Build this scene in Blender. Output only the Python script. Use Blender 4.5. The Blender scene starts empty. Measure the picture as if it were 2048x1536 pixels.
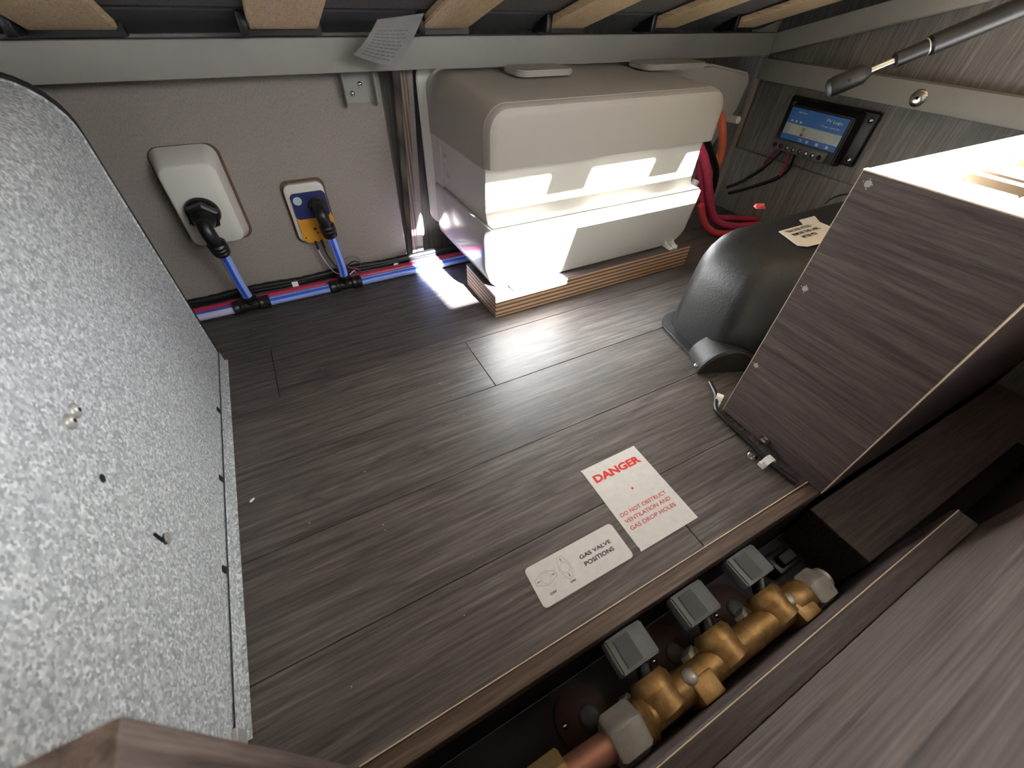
import bpy, bmesh, math, random
from mathutils import Vector, Matrix, Euler
random.seed(7)
C = bpy.context.scene.collection
S = bpy.context.scene
PI = math.pi
# ------------------------------------------------------------------ camera
cam = bpy.data.cameras.new('camera'); cam.sensor_width = 36.0; cam.lens = 814.43/2048*36
cam.clip_start = 0.005; cam.clip_end = 50
cam.dof.use_dof = True; cam.dof.focus_distance = 0.62; cam.dof.aperture_fstop = 9.0
co = bpy.data.objects.new('camera', cam); C.objects.link(co); S.camera = co
p_, r_, y_ = math.radians(44.539), math.radians(-2.3667), math.radians(29.7665)
fw = Vector((math.sin(y_)*math.cos(p_), math.cos(y_)*math.cos(p_), -math.sin(p_)))
rt = Vector((math.cos(y_), -math.sin(y_), 0)); dn = fw.cross(rt)
rt2 = math.cos(r_)*rt+math.sin(r_)*dn; dn2 = -math.sin(r_)*rt+math.cos(r_)*dn
m = Matrix((rt2, -dn2, -fw)).transposed().to_4x4(); m.translation = Vector((0, 0, 0.38))
co.matrix_world = m
# ------------------------------------------------------------------ world, sun, window light, exposure
w = bpy.data.worlds.new('world'); S.world = w; w.use_nodes = True
w.node_tree.nodes['Background'].inputs[0].default_value = (0.86, 0.93, 1.0, 1)
w.node_tree.nodes['Background'].inputs[1].default_value = 0.32
sun = bpy.data.lights.new('sun', 'SUN'); sun.energy = 90; sun.angle = 0.009; sun.color = (0.90, 0.94, 1.0)
so = bpy.data.objects.new('sun', sun); C.objects.link(so)
so.rotation_euler = Vector((-0.085, 1.0, -0.53)).to_track_quat('-Z', 'Y').to_euler(); so.location = (0.5, -3, 2)
dl = bpy.data.lights.new('doorway_daylight', 'AREA'); dl.shape = 'RECTANGLE'; dl.size = .7; dl.size_y = .6; dl.energy = 8; dl.color = (0.93, 0.97, 1.0)
do = bpy.data.objects.new('doorway_daylight', dl); C.objects.link(do); do.location = (1.25, -1.6, 0.95)
do.rotation_euler = (Vector((0.1, 0.3, 0.1))-do.location).to_track_quat('-Z', 'Y').to_euler()
ll = bpy.data.lights.new('under_bed_fill', 'AREA'); ll.shape = 'RECTANGLE'; ll.size = .60; ll.size_y = .16; ll.spread = math.radians(125); ll.energy = 1.3; ll.color = (0.96, 0.98, 1.0)  # added fill light for the near floor, not a fitted lamp
lo = bpy.data.objects.new('under_bed_fill', ll); C.objects.link(lo); lo.location = (.36, -.20, .555)
lo.rotation_euler = (Vector((.04, .14, 0))-lo.location).to_track_quat('-Z', 'Y').to_euler()
S.view_settings.view_transform = 'Standard'; S.view_settings.look = 'None'
S.view_settings.exposure = 1.0; S.view_settings.gamma = 1.0; S.view_settings.use_curve_mapping = False

# ------------------------------------------------------------------ materials
def s2l(c): return tuple(((v/255)/12.92 if v/255 <= .04045 else ((v/255+.055)/1.055)**2.4) for v in c)+(1,)
class NM:
    def __init__(s, name):
        s.m = bpy.data.materials.new(name); s.m.use_nodes = True; s.t = s.m.node_tree; s.b = s.t.nodes['Principled BSDF']
    def n(s, k, **kw):
        x = s.t.nodes.new(k)
        for a, v in kw.items():
            if a.startswith('i_'):
                key = a[2:].replace('_', ' '); x.inputs[int(key) if key.isdigit() else key].default_value = v
            else: setattr(x, a, v)
        return x
    def l(s, a, b): s.t.links.new(a, b)
    def coord(s, scale=(1, 1, 1), rnd=False, rot=(0, 0, 0)):
        tc = s.n('ShaderNodeTexCoord'); mp = s.n('ShaderNodeMapping'); mp.inputs['Scale'].default_value = scale; mp.inputs['Rotation'].default_value = rot
        src = tc.outputs['Object']
        if rnd:
            oi = s.n('ShaderNodeObjectInfo'); va = s.n('ShaderNodeVectorMath', operation='SCALE'); va.inputs[0].default_value = (13.1, 7.3, 3.7)
            s.l(oi.outputs['Random'], va.inputs['Scale']); ad = s.n('ShaderNodeVectorMath', operation='ADD')
            s.l(src, ad.inputs[0]); s.l(va.outputs[0], ad.inputs[1]); src = ad.outputs[0]
        s.l(src, mp.inputs['Vector']); return mp.outputs[0]
    def noise(s, vec, scale=1, detail=4, rough=.6, dist=0):
        x = s.n('ShaderNodeTexNoise'); x.inputs['Scale'].default_value = scale; x.inputs['Detail'].default_value = detail
        x.inputs['Roughness'].default_value = rough; x.inputs['Distortion'].default_value = dist; s.l(vec, x.inputs['Vector']); return x.outputs['Fac']
    def ramp(s, fac, stops):
        x = s.n('ShaderNodeValToRGB'); e = x.color_ramp.elements
        while len(e) > 1: e.remove(e[-1])
        e[0].position = stops[0][0]; e[0].color = stops[0][1]
        for p, c in stops[1:]:
            q = e.new(p); q.color = c
        s.l(fac, x.inputs[0]); return x.outputs[0]
    def mix(s, f, a, b, mode='MIX'):
        x = s.n('ShaderNodeMix', data_type='RGBA', blend_type=mode)
        for v, i in ((f, 0), (a, 6), (b, 7)):
            if hasattr(v, 'links'): s.l(v, x.inputs[i])
            else: x.inputs[i].default_value = v
        return x.outputs[2]
    def bump(s, h, strength=.3, dist=.001):
        x = s.n('ShaderNodeBump'); x.inputs['Strength'].default_value = strength; x.inputs['Distance'].default_value = dist
        s.l(h, x.inputs['Height']); s.l(x.outputs[0], s.b.inputs['Normal'])
    def set(s, col=None, rough=None, metal=None, spec=None):
        if col is not None:
            if hasattr(col, 'links'): s.l(col, s.b.inputs['Base Color'])
            else: s.b.inputs['Base Color'].default_value = col
        if rough is not None:
            if hasattr(rough, 'links'): s.l(rough, s.b.inputs['Roughness'])
            else: s.b.inputs['Roughness'].default_value = rough
        if metal is not None: s.b.inputs['Metallic'].default_value = metal
        if spec is not None: s.b.inputs['Specular IOR Level'].default_value = spec
        return s.m
def plain(name, col, rough=.5, metal=0, var=.08, vs=60, spec=None, bump=0, bs=900):
    a = NM(name); c = s2l(col); v = a.coord()
    f = a.noise(v, vs, 4); lo = tuple(x*(1-var) for x in c[:3])+(1,); hi = tuple(min(1, x*(1+var)) for x in c[:3])+(1,)
    col_ = a.ramp(f, [(.3, lo), (.7, hi)])
    if bump: a.bump(a.noise(v, bs, 3), bump, .0004)
    return a.set(col_, rough, metal, spec)
def wood(name, dark, mid, light, axis=0, rough=.42, rnd=False, fig=1.0, bump=.25, spec=None, across=None):
    """grain runs along the given axis"""
    a = NM(name)
    def sc(al, ac):
        v = [ac, ac, ac]; v[axis] = al; return tuple(v)
    v0 = a.coord(sc(2.6, 26), rnd); v1 = a.coord(sc(9, 260), rnd); v2 = a.coord(sc(45, 1100), rnd)
    big = a.noise(v0, 1, 3, .5, .6)
    wv = a.n('ShaderNodeMath', operation='MULTIPLY'); a.l(big, wv.inputs[0]); wv.inputs[1].default_value = 9*fig
    si = a.n('ShaderNodeMath', operation='FRACT'); a.l(wv.outputs[0], si.inputs[0])
    pp = a.n('ShaderNodeMath', operation='PINGPONG'); a.l(wv.outputs[0], pp.inputs[0]); pp.inputs[1].default_value = 1.0
    mid1 = a.noise(v1, 1, 5, .6, .3); fine = a.noise(v2, 1, 3, .6)
    c = a.ramp(mid1, [(.30, s2l(dark)), (.5, s2l(mid)), (.72, s2l(light))])
    ring = a.ramp(pp.outputs[0], [(.0, (.62, .62, .62, 1)), (.3, (.92, .92, .92, 1)), (1, (1.08, 1.08, 1.08, 1))])
    c = a.mix(.8*min(1, fig), c, ring, 'MULTIPLY')
    fr = a.ramp(fine, [(.35, (.62, .62, .62, 1)), (.55, (1, 1, 1, 1)), (.75, (1.25, 1.25, 1.25, 1))])
    c = a.mix(.75, c, fr, 'MULTIPLY')
    if rnd:
        oi = a.n('ShaderNodeObjectInfo'); rr = a.ramp(oi.outputs['Random'], [(0, (.84, .84, .85, 1)), (1, (1.12, 1.10, 1.09, 1))]); c = a.mix(1, c, rr, 'MULTIPLY')
    a.bump(fine, bump, .0003)
    return a.set(c, rough, 0, spec)
M = {}
M['floor'] = wood('vinyl_plank', (64, 59, 57), (87, 81, 78), (114, 107, 102), 0, .47, True, 1.5, .6)
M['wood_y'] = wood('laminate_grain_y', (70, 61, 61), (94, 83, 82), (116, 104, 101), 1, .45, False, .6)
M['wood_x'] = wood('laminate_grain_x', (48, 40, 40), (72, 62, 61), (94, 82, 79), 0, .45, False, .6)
M['wood_z'] = wood('laminate_grain_z', (98, 95, 91), (124, 120, 114), (148, 143, 136), 2, .5, False, .4)
M['trench_shade'] = plain('trench_shade_board', (22, 17, 17), .6)  # near-black board colour, the trench's shade put into the material
M['trim'] = wood('trim_grain', (50, 39, 34), (92, 74, 62), (124, 103, 88), 0, .45, False, .3)
M['edge'] = plain('raw_edge', (226, 208, 180), .6, 0, .15, 200)
M['birch'] = wood('birch_ply', (206, 194, 170), (216, 208, 192), (226, 219, 204), 1, .55, False, .3)
M['slat'] = wood('beech_slat', (226, 194, 148), (240, 210, 166), (246, 220, 180), 1, .5, False, .25)
# ply edges: thin veneers by height
a = NM('ply_edge'); v = a.coord((1, 1, 1)); sx = a.n('ShaderNodeSeparateXYZ'); a.l(v, sx.inputs[0])
mu = a.n('ShaderNodeMath', operation='MULTIPLY'); a.l(sx.outputs[2], mu.inputs[0]); mu.inputs[1].default_value = 290
nz = a.noise(a.coord((3, 3, 120)), 1, 3); ad = a.n('ShaderNodeMath', operation='ADD'); a.l(mu.outputs[0], ad.inputs[0]); a.l(nz, ad.inputs[1])
pg = a.n('ShaderNodeMath', operation='PINGPONG'); a.l(ad.outputs[0], pg.inputs[0]); pg.inputs[1].default_value = 1
c = a.ramp(pg.outputs[0], [(.0, s2l((92, 66, 50))), (.3, s2l((132, 98, 76))), (.55, s2l((196, 164, 130))), (1, s2l((214, 186, 152)))])
g = a.noise(a.coord((20, 20, 400)), 1, 4); c = a.mix(.5, c, a.ramp(g, [(.3, (.6, .55, .5, 1)), (.6, (1, 1, 1, 1))]), 'MULTIPLY')
M['ply'] = a.set(c, .6)
a = NM('ply_edge_upright'); v = a.coord(); sx = a.n('ShaderNodeSeparateXYZ'); a.l(v, sx.inputs[0])
mu = a.n('ShaderNodeMath', operation='MULTIPLY'); a.l(sx.outputs[0], mu.inputs[0]); mu.inputs[1].default_value = 420
pg = a.n('ShaderNodeMath', operation='PINGPONG'); a.l(mu.outputs[0], pg.inputs[0]); pg.inputs[1].default_value = 1
g = a.noise(a.coord((400, 400, 20)), 1, 4)
c = a.ramp(pg.outputs[0], [(.0, s2l((88, 74, 66))), (1, s2l((150, 134, 120)))]); c = a.mix(.6, c, a.ramp(g, [(.3, (.6, .55, .5, 1)), (.6, (1, 1, 1, 1))]), 'MULTIPLY')
M['ply_shade'] = plain('ply_edge_painted_shade', (92, 76, 58), .7)  # ply edge colour darkened to paint in the shade of the slots
M['strut'] = plain('strut_black', (13, 13, 14), .5)
M['plyz'] = a.set(c, .65)
# galvanised steel
a = NM('galvanised_steel'); v = a.coord((1, 1.0, 1.0)); vo = a.n('ShaderNodeTexVoronoi'); vo.inputs['Scale'].default_value = 520; vo.inputs['Randomness'].default_value = 1
nd = a.n('ShaderNodeTexNoise'); nd.inputs['Scale'].default_value = 600; a.l(v, nd.inputs['Vector']); mv = a.mix(.0012, v, nd.outputs['Color'], 'ADD')
a.l(mv, vo.inputs['Vector']); bw = a.n('ShaderNodeSeparateColor'); a.l(vo.outputs['Color'], bw.inputs[0])
c = a.ramp(bw.outputs[0], [(0, s2l((150, 157, 160))), (.45, s2l((186, 193, 196))), (.8, s2l((212, 217, 219))), (1, s2l((240, 243, 243)))])
M['galv'] = a.set(c, a.ramp(bw.outputs[1], [(0, (.38,)*3+(1,)), (1, (.62,)*3+(1,))]), .12)
a.bump(bw.outputs[2], .35, .0003)
a = NM('wallboard'); v = a.coord((900, 900, 260)); v2 = a.coord((260, 260, 900)); h = a.noise(v, 1, 3); h2 = a.noise(v2, 1, 3)
mx = a.n('ShaderNodeMath', operation='ADD'); a.l(h, mx.inputs[0]); a.l(h2, mx.inputs[1])
a.bump(mx.outputs[0], .7, .0005); M['wallboard'] = a.set(a.ramp(h, [(.3, s2l((134, 125, 119))), (.7, s2l((158, 149, 142)))]), .7)
M['cream'] = plain('cream_plastic', (210, 207, 198), .45, 0, .03, 8, bump=.12)
M['grey_plastic'] = plain('warm_grey_plastic', (172, 167, 158), .5, 0, .03, 8, bump=.2, bs=1500)
M['shiny_cream'] = plain('smooth_cream_plastic', (204, 203, 198), .16, 0, .02, 8)
M['black'] = plain('black_plastic', (22, 22, 23), .38, 0, .1, 100)
M['black_rubber'] = plain('black_sleeve', (15, 15, 16), .5, 0, .1, 100)
M['dark'] = plain('dark_gap', (20, 17, 16), .8)
M['arch'] = plain('textured_black_abs', (34, 35, 37), .46, 0, .06, 50, bump=1.0, bs=330)
M['blue_pipe'] = plain('pale_blue_pipe', (150, 170, 232), .25, 0, .05, 30)
M['blue'] = plain('blue_stripe', (40, 90, 210), .3)
M['white_pipe'] = plain('milky_pipe', (190, 188, 214), .3, 0, .04, 30)
M['red_pipe'] = plain('red_pipe', (176, 52, 84), .35)
M['orange'] = plain('orange_cable', (214, 108, 66), .4)
M['pink'] = plain('red_cable', (176, 58, 84), .4)
M['red'] = plain('red_plastic', (190, 60, 64), .35)
M['white'] = plain('white_nylon', (228, 228, 224), .4)
M['frame'] = plain('grey_powder_coat', (152, 150, 143), .5, 0, .03, 30, bump=.25, bs=1400)
M['felt'] = plain('grey_felt', (104, 102, 101), .95, 0, .35, 500, bump=.8, bs=900)
M['chrome'] = plain('chrome', (205, 203, 196), .16, 1)
M['zinc'] = plain('zinc_plated', (188, 187, 182), .40, .45, .12, 90)
M['brass'] = plain('cast_brass', (168, 136, 88), .42, .6, .3, 120, bump=.5, bs=700)
M['brass2'] = plain('pale_brass', (196, 174, 126), .42, .5, .12, 200)
M['copper'] = plain('copper_pipe', (196, 144, 126), .36, .6, .12, 60)
M['knob'] = plain('grey_knob', (118, 126, 129), .5, 0, .06, 60)
a = NM('ribbed_knob'); v = a.coord(); wv = a.n('ShaderNodeTexWave'); wv.bands_direction = 'X'; wv.inputs['Scale'].default_value = 330; a.l(v, wv.inputs['Vector'])
a.bump(wv.outputs['Fac'], .8, .0004); M['knob_rib'] = a.set(s2l((104, 113, 117)), .5)
M['sticker'] = plain('sticker_white', (205, 202, 198), .5, 0, .05, 120, bump=.5, bs=160)
M['sticker2'] = plain('sticker_cream', (232, 226, 214), .5, 0, .04, 60)
M['ink'] = plain('black_ink', (34, 36, 50), .5)
M['ink_grey'] = plain('grey_ink', (120, 116, 116), .5)
M['ink_red'] = plain('red_ink', (214, 44, 38), .5)
M['ink_pink'] = plain('thin_red_ink', (196, 62, 84), .5)
M['blue_label'] = plain('blue_label', (66, 122, 196), .25)
M['pale_label'] = plain('pale_label', (176, 200, 200), .25)
M['dark_blue'] = plain('navy_label', (40, 48, 96), .35)
M['yellow'] = plain('yellow_label', (214, 150, 44), .4, 0, .1, 90)
M['cutout'] = plain('rough_brown_board', (96, 72, 56), .8)
M['paper'] = plain('paper', (190, 188, 186), .7)
M['brown_disc'] = plain('dark_brown_disc', (64, 40, 32), .6)
M['term'] = plain('terminal_cover', (92, 94, 90), .45)
M['green'] = plain('green_bar', (96, 170, 70), .4); M['amber'] = plain('amber_bar', (230, 180, 60), .4)

# ------------------------------------------------------------------ helpers
def link(name, me, mat=None, parent=None):
    o = bpy.data.objects.new(name, me); C.objects.link(o)
    if mat is not None and not isinstance(mat, (list, tuple)): mat = [mat]
    if mat:
        for q in mat: me.materials.append(M[q] if isinstance(q, str) else q)
    if parent is not None:
        o.parent = parent; o.matrix_parent_inverse = Matrix.Identity(4)
        if parent.location.length or True: o.matrix_parent_inverse = Matrix.Translation(-world_loc(parent))
    return o
def world_loc(o):
    v = Vector(o.location)
    if o.parent: v = o.matrix_parent_inverse @ v; v = v + world_loc(o.parent)
    return v
def obj(name, bm, mat, parent=None, smooth=True, ang=38):
    bmesh.ops.recalc_face_normals(bm, faces=bm.faces)
    if smooth:
        for f in bm.faces: f.smooth = True
        for e in bm.edges:
            if len(e.link_faces) != 2 or e.calc_face_angle(0) > math.radians(ang): e.smooth = False
    me = bpy.data.meshes.new(name); bm.to_mesh(me); bm.free()
    return link(name, me, mat, parent)
def thing(name, label, cat, loc, group=None):
    o = bpy.data.objects.new(name, None); C.objects.link(o); o.location = loc; o.empty_display_size = .01
    o['label'] = label; o['category'] = cat
    if group: o['group'] = group
    return o
def tag(o, label, cat, group=None):
    o['label'] = label; o['category'] = cat
    if group: o['group'] = group
    return o
def struct(o): o['kind'] = 'structure'; return o
def nb(): return bmesh.new()
def box(bm, x0, x1, y0, y1, z0, z1, bev=0, seg=2, mi=0, rot=None):
    b = bmesh.new(); bmesh.ops.create_cube(b, size=1)
    for v in b.verts: v.co = Vector((x0+(v.co.x+.5)*(x1-x0), y0+(v.co.y+.5)*(y1-y0), z0+(v.co.z+.5)*(z1-z0)))
    if bev: bmesh.ops.bevel(b, geom=b.edges[:], offset=bev, segments=seg, affect='EDGES', profile=.5)
    return merge(bm, b, mi, rot)
def merge(bm, b, mi=0, mat=None):
    if mat is not None: bmesh.ops.transform(b, matrix=mat, verts=b.verts)
    vm = {v: bm.verts.new(v.co) for v in b.verts}
    for f in b.faces:
        try:
            g = bm.faces.new([vm[v] for v in f.verts]); g.material_index = mi if mi else f.material_index
        except ValueError: pass
    b.free(); return bm
def hull(bm, pts, bev=0, seg=2, mi=0):
    b = bmesh.new(); vs = [b.verts.new(p) for p in pts]; r = bmesh.ops.convex_hull(b, input=vs)
    bmesh.ops.dissolve_limit(b, angle_limit=.01, verts=b.verts[:], edges=b.edges[:])
    if bev: bmesh.ops.bevel(b, geom=b.edges[:], offset=bev, segments=seg, affect='EDGES')
    return merge(bm, b, mi)
def prism(bm, pts, ax, a0, a1, bev=0, seg=2, mi=0):
    """pts: 2D outline in the two other axes, in x<y<z order"""
    b = bmesh.new()
    def P(p, t): q = list(p); q.insert(ax, t); return Vector(q)
    A = [b.verts.new(P(p, a0)) for p in pts]; B = [b.verts.new(P(p, a1)) for p in pts]; n = len(pts)
    b.faces.new(A); b.faces.new(B[::-1])
    for i in range(n): b.faces.new((A[i], B[i], B[(i+1) % n], A[(i+1) % n]))
    bmesh.ops.recalc_face_normals(b, faces=b.faces)
    if bev:
        es = [e for e in b.edges if e.calc_face_angle(0) > .45]
        bmesh.ops.bevel(b, geom=es, offset=bev, segments=seg, affect='EDGES')
    return merge(bm, b, mi)
def rrect(x0, x1, y0, y1, r, n=6):
    out = []
    for cx, cy, a in ((x1-r, y1-r, 0), (x0+r, y1-r, 90), (x0+r, y0+r, 180), (x1-r, y0+r, 270)):
        for i in range(n+1):
            t = math.radians(a+90*i/n); out.append((cx+r*math.cos(t), cy+r*math.sin(t)))
    return out
def frame_of(d):
    d = Vector(d).normalized(); u = d.cross(Vector((0, 0, 1)))
    if u.length < 1e-3: u = Vector((1, 0, 0))
    u.normalize(); return d, u, d.cross(u)
def lathe(bm, p, d, prof, n=24, mi=0, ph=0, cap=True):
    """prof: list of (distance along d, radius)"""
    p = Vector(p); d, u, v = frame_of(d); rings = []
    for t, r in prof:
        rings.append([bm.verts.new(p+d*t+(u*math.cos(ph+2*PI*i/n)+v*math.sin(ph+2*PI*i/n))*max(r, 1e-5)) for i in range(n)])
    for A, B in zip(rings, rings[1:]):
        for i in range(n):
            f = bm.faces.new((A[i], A[(i+1) % n], B[(i+1) % n], B[i])); f.material_index = mi
    if cap:
        for R_ in (rings[0], rings[-1]):
            try: f = bm.faces.new(R_); f.material_index = mi
            except ValueError: pass
    return bm
def cyl(bm, p, q, r, n=20, mi=0, ph=0):
    p = Vector(p); q = Vector(q); L = (q-p).length; b = min(r*.12, L*.2)
    return lathe(bm, p, q-p, [(0, r-b), (b, r), (L-b, r), (L, r-b)], n, mi, ph)
def dome(bm, p, d, r, h, n=16, mi=0):
    return lathe(bm, p, d, [(0, r)]+[(h*math.sin(t), r*math.cos(t)) for t in (.3, .6, .9, 1.2, 1.45)], n, mi)
def smoothpath(pts, k=8):
    pts = [Vector(p) for p in pts]; out = []
    P = [pts[0]*2-pts[1]]+pts+[pts[-1]*2-pts[-2]]
    for i in range(1, len(P)-2):
        a, b, c, d = P[i-1:i+3]
        for j in range(k):
            t = j/k; out.append(.5*((2*b)+(c-a)*t+(2*a-5*b+4*c-d)*t*t+(3*b-a-3*c+d)*t**3))
    out.append(pts[-1]); return out
def tube(bm, pts, r, n=12, smooth=True, k=8, mi=0, stripe=None, rf=None):
    P = smoothpath(pts, k) if smooth and len(pts) > 2 else [Vector(p) for p in pts]
    up = None; rings = []
    for i, p in enumerate(P):
        t = (P[min(i+1, len(P)-1)]-P[max(i-1, 0)]).normalized()
        if up is None:
            up = t.cross(Vector((0, 0, 1)));
            if up.length < .05: up = t.cross(Vector((0, 1, 0)))
        up = (up-t*up.dot(t)).normalized(); w_ = t.cross(up); rr = r if rf is None else r*rf(i)
        rings.append([bm.verts.new(p+(up*math.cos(2*PI*j/n)+w_*math.sin(2*PI*j/n))*rr) for j in range(n)])
    for A, B in zip(rings, rings[1:]):
        for j in range(n):
            f = bm.faces.new((A[j], A[(j+1) % n], B[(j+1) % n], B[j])); f.material_index = (1 if stripe and j in stripe else mi)
    bm.faces.new(rings[0]); bm.faces.new(rings[-1][::-1]); return bm
def hexnut(bm, p, d, af, L, ch=.0015, ph=0, mi=0):
    r = af/2/math.cos(PI/6)
    return lathe(bm, p, d, [(0, r*.86), (ch, r), (L-ch, r), (L, r*.86)], 6, mi, ph)
def text(name, s, mat, parent, org, xd, yd, width=None, height=None, bold=0, align='LEFT', lift=.0004):
    """flat lettering; org = lower left of the line, xd/yd = reading and up directions"""
    cu = bpy.data.curves.new(name, 'FONT'); cu.body = s; cu.align_x = 'LEFT'; cu.extrude = .004; cu.offset = bold; cu.resolution_u = 3
    t = bpy.data.objects.new('tmp', cu); C.objects.link(t); dg = bpy.context.evaluated_depsgraph_get(); dg.update()
    me = bpy.data.meshes.new_from_object(t.evaluated_get(dg)); bpy.data.objects.remove(t); bpy.data.curves.remove(cu)
    xs = [v.co.x for v in me.vertices]; ys = [v.co.y for v in me.vertices]; x0, x1, y0, y1 = min(xs), max(xs), min(ys), max(ys)
    kx = width/(x1-x0) if width else height/(y1-y0); ky = height/(y1-y0) if height else kx
    xd = Vector(xd).normalized(); yd = Vector(yd).normalized(); zd = xd.cross(yd); org = Vector(org)
    for v in me.vertices: v.co = org+xd*((v.co.x-x0)*kx)+yd*((v.co.y-y0)*ky)+zd*(lift+v.co.z*.02)
    me.name = name; me.materials.clear(); return link(name, me, mat, parent)
def line(bm, pts, w_, z, closed=False):
    P = [Vector((x, y, z)) for x, y in pts]
    if closed: P.append(P[0])
    for a_, b_ in zip(P, P[1:]):
        d = (b_-a_).normalized(); n_ = Vector((-d.y, d.x, 0))*w_/2; e = d*w_*.3
        h = Vector((0, 0, .00012)); q = [a_-e+n_, b_+e+n_, b_+e-n_, a_-e-n_]
        A = [bm.verts.new(v) for v in q]; B = [bm.verts.new(v+h) for v in q]
        bm.faces.new(B); bm.faces.new(A[::-1])
        for i in range(4): bm.faces.new((A[i], A[(i+1) % 4], B[(i+1) % 4], B[i]))

# ------------------------------------------------------------------ floor and planks
bm = nb(); box(bm, -.60, .97, .045, .80, -.018, -.003); floor = struct(obj('floor', bm, 'dark', None))
rows = [.043, .138, .2395, .342, .4445, .551, .654, .76]
cuts = {0: [.2526], 1: [-.25], 2: [-.30, .55], 3: [.171], 4: [-.082], 5: [-.30, .62], 6: [.33]}
gx = .00035
for i in range(7):
    xs = [-.6]+cuts.get(i, [])+[.965]
    for a_, b_ in zip(xs, xs[1:]):
        y0 = rows[i]; y1 = rows[i+1]; yy1 = y1; 
        bm = nb(); box(bm, a_+gx, b_-gx, y0+gx, yy1-gx, -.003, 0, .0004, 1); obj('plank', bm, 'floor', floor, False)
# ------------------------------------------------------------------ setting walls
bm = nb(); box(bm, -.60, .1685, .700, .712, -.01, .62); struct(obj('wall_back', bm, 'wallboard'))
bm = nb(); box(bm, .955, .975, .692, .76, -.15, 1.1); struct(obj('wall_corner', bm, 'wood_z'))
bm = nb(); box(bm, .15, 1.0, .745, .76, -.01, .62); struct(obj('wall_alcove', bm, 'wood_z'))
bm = nb(); box(bm, .955, .975, -.62, .682, -.15, 1.10, .0006, 1); struct(obj('wall_right', bm, 'wood_z'))
bm = nb(); box(bm, -.62, -.60, -.3, .76, -.15, .62); struct(obj('wall_left', bm, 'wallboard'))
bm = nb(); box(bm, .950, .962, .678, .690, .0, .62, .0006, 1); struct(obj('trim_1', bm, 'plyz'))
bm = nb(); hull(bm, [(.1775, .699, 0), (.1855, .699, 0), (.1855, .73, 0), (.1775, .73, 0), (.1975, .690, .30), (.209, .690, .30), (.209, .73, .30), (.1975, .73, .30)])
struct(obj('trim_2', bm, 'plyz'))
bm = nb(); hull(bm, [(.1885, .703, .01), (.200, .703, .01), (.200, .73, .01), (.1885, .73, .01), (.2095, .695, .30), (.2165, .695, .30), (.2165, .73, .30), (.2095, .73, .30)])
struct(obj('trim_3', bm, 'wallboard'))
# front edge strip of the floor, trench and front boards
bm = nb(); box(bm, -.0735, .4175, .0412, .0552, -.018, .0035, .0006, 1); es = struct(obj('trim_4', bm, 'trim'))
bm = nb(); box(bm, -.0735, .4175, .0553, .0560, -.002, .0042); obj('raw_edge', bm, 'edge', es)
bm = nb(); box(bm, -.0735, .953, .0412, .0552, -.14, -.0182); struct(obj('trench_wall', bm, 'trench_shade'))
bm = nb(); box(bm, -.0735, .953, -.075, .0412, -.15, -.1402); struct(obj('trench_floor', bm, 'trench_shade'))
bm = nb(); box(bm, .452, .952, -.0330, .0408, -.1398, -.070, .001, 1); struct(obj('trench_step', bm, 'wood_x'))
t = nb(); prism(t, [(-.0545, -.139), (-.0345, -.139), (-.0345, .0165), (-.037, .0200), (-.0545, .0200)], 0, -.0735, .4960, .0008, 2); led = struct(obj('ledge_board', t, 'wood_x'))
bm = nb(); box(bm, -.0735, .4958, -.0378, -.0371, .0195, .0203, 0); obj('edge_highlight', bm, 'edge', led)  # pale strip painted in for the highlight along the ledge's rear edge
bm = nb(); box(bm, -.07, .5005, -.072, -.0552, -.14, .313, .0012, 2); struct(obj('front_board', bm, wood('laminate_light', (76, 66, 64), (112, 100, 97), (142, 130, 125), 0, .45, False, 1.0)))
bm = nb(); box(bm, .5010, .953, -.072, -.060, -.14, .313, .0012, 2); struct(obj('front_board_right', bm, 'wood_x'))
bm = nb(); box(bm, -.1385, -.074, -.140, .0560, -.14, .250, .0012, 2); tag(obj('end_post', bm, wood('laminate_post', (60, 50, 46), (98, 84, 78), (126, 110, 102), 2, .45, False, .5)), 'brown wooden corner post close to the viewer, out of focus', 'post')
# unseen board added behind the viewer to keep sun off the left
bm = nb(); box(bm, -.30, .318, -1.02, -1.00, -.15, 1.5); struct(obj('sun_block_board', bm, 'wood_z'))
bm = nb(); box(bm, -2.0, 3.0, -3.0, -.075, -.17, -.15); struct(obj('aisle_floor', bm, 'wood_x'))

# ------------------------------------------------------------------ galvanised locker on the left
lk = thing('steel_locker', 'large galvanised steel locker with spangled side at the left', 'locker', (-.35, .33, 0))
X = -.142
pr = [(-.58, .0), (X, .0)]+[(X-.045+.045*math.cos(math.radians(q)), .271+.045*math.sin(math.radians(q))) for q in range(0, 91, 10)]+[(-.58, .316)]
bm = nb(); prism(bm, pr, 1, -.14, .5475, .0008, 2); obj('shell', bm, 'galv', lk)
pr2 = [(-.58, .0), (X+.0008, .0)]+[(X-.045+.0462*math.cos(math.radians(q)), .271+.0462*math.sin(math.radians(q))) for q in range(0, 91, 10)]+[(-.58, .3172)]
bm = nb(); prism(bm, pr2, 1, .5477, .5505, .0006, 1); obj('end_lip', bm, 'galv', lk)
bm = nb(); pr3 = [(-.58, .0), (X+.0008, .0)]+[(X-.045+(.0462+.0030*math.sin(math.radians(q)))*math.cos(math.radians(q)), .271+.0495*math.sin(math.radians(q))) for q in range(0, 91, 10)]+[(-.58, .3205)]
prism(bm, pr3, 1, .5506, .5560, .0008, 1); o = obj('rubber_seal', bm, 'black_rubber', lk)
bm = nb(); box(bm, X+.0018, X+.0030, .105, .549, 0.0006, .0155, .0004, 1); box(bm, X+.0030, X+.0065, .105, .549, .0006, .0018); obj('base_flange', bm, 'galv', lk)
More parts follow.
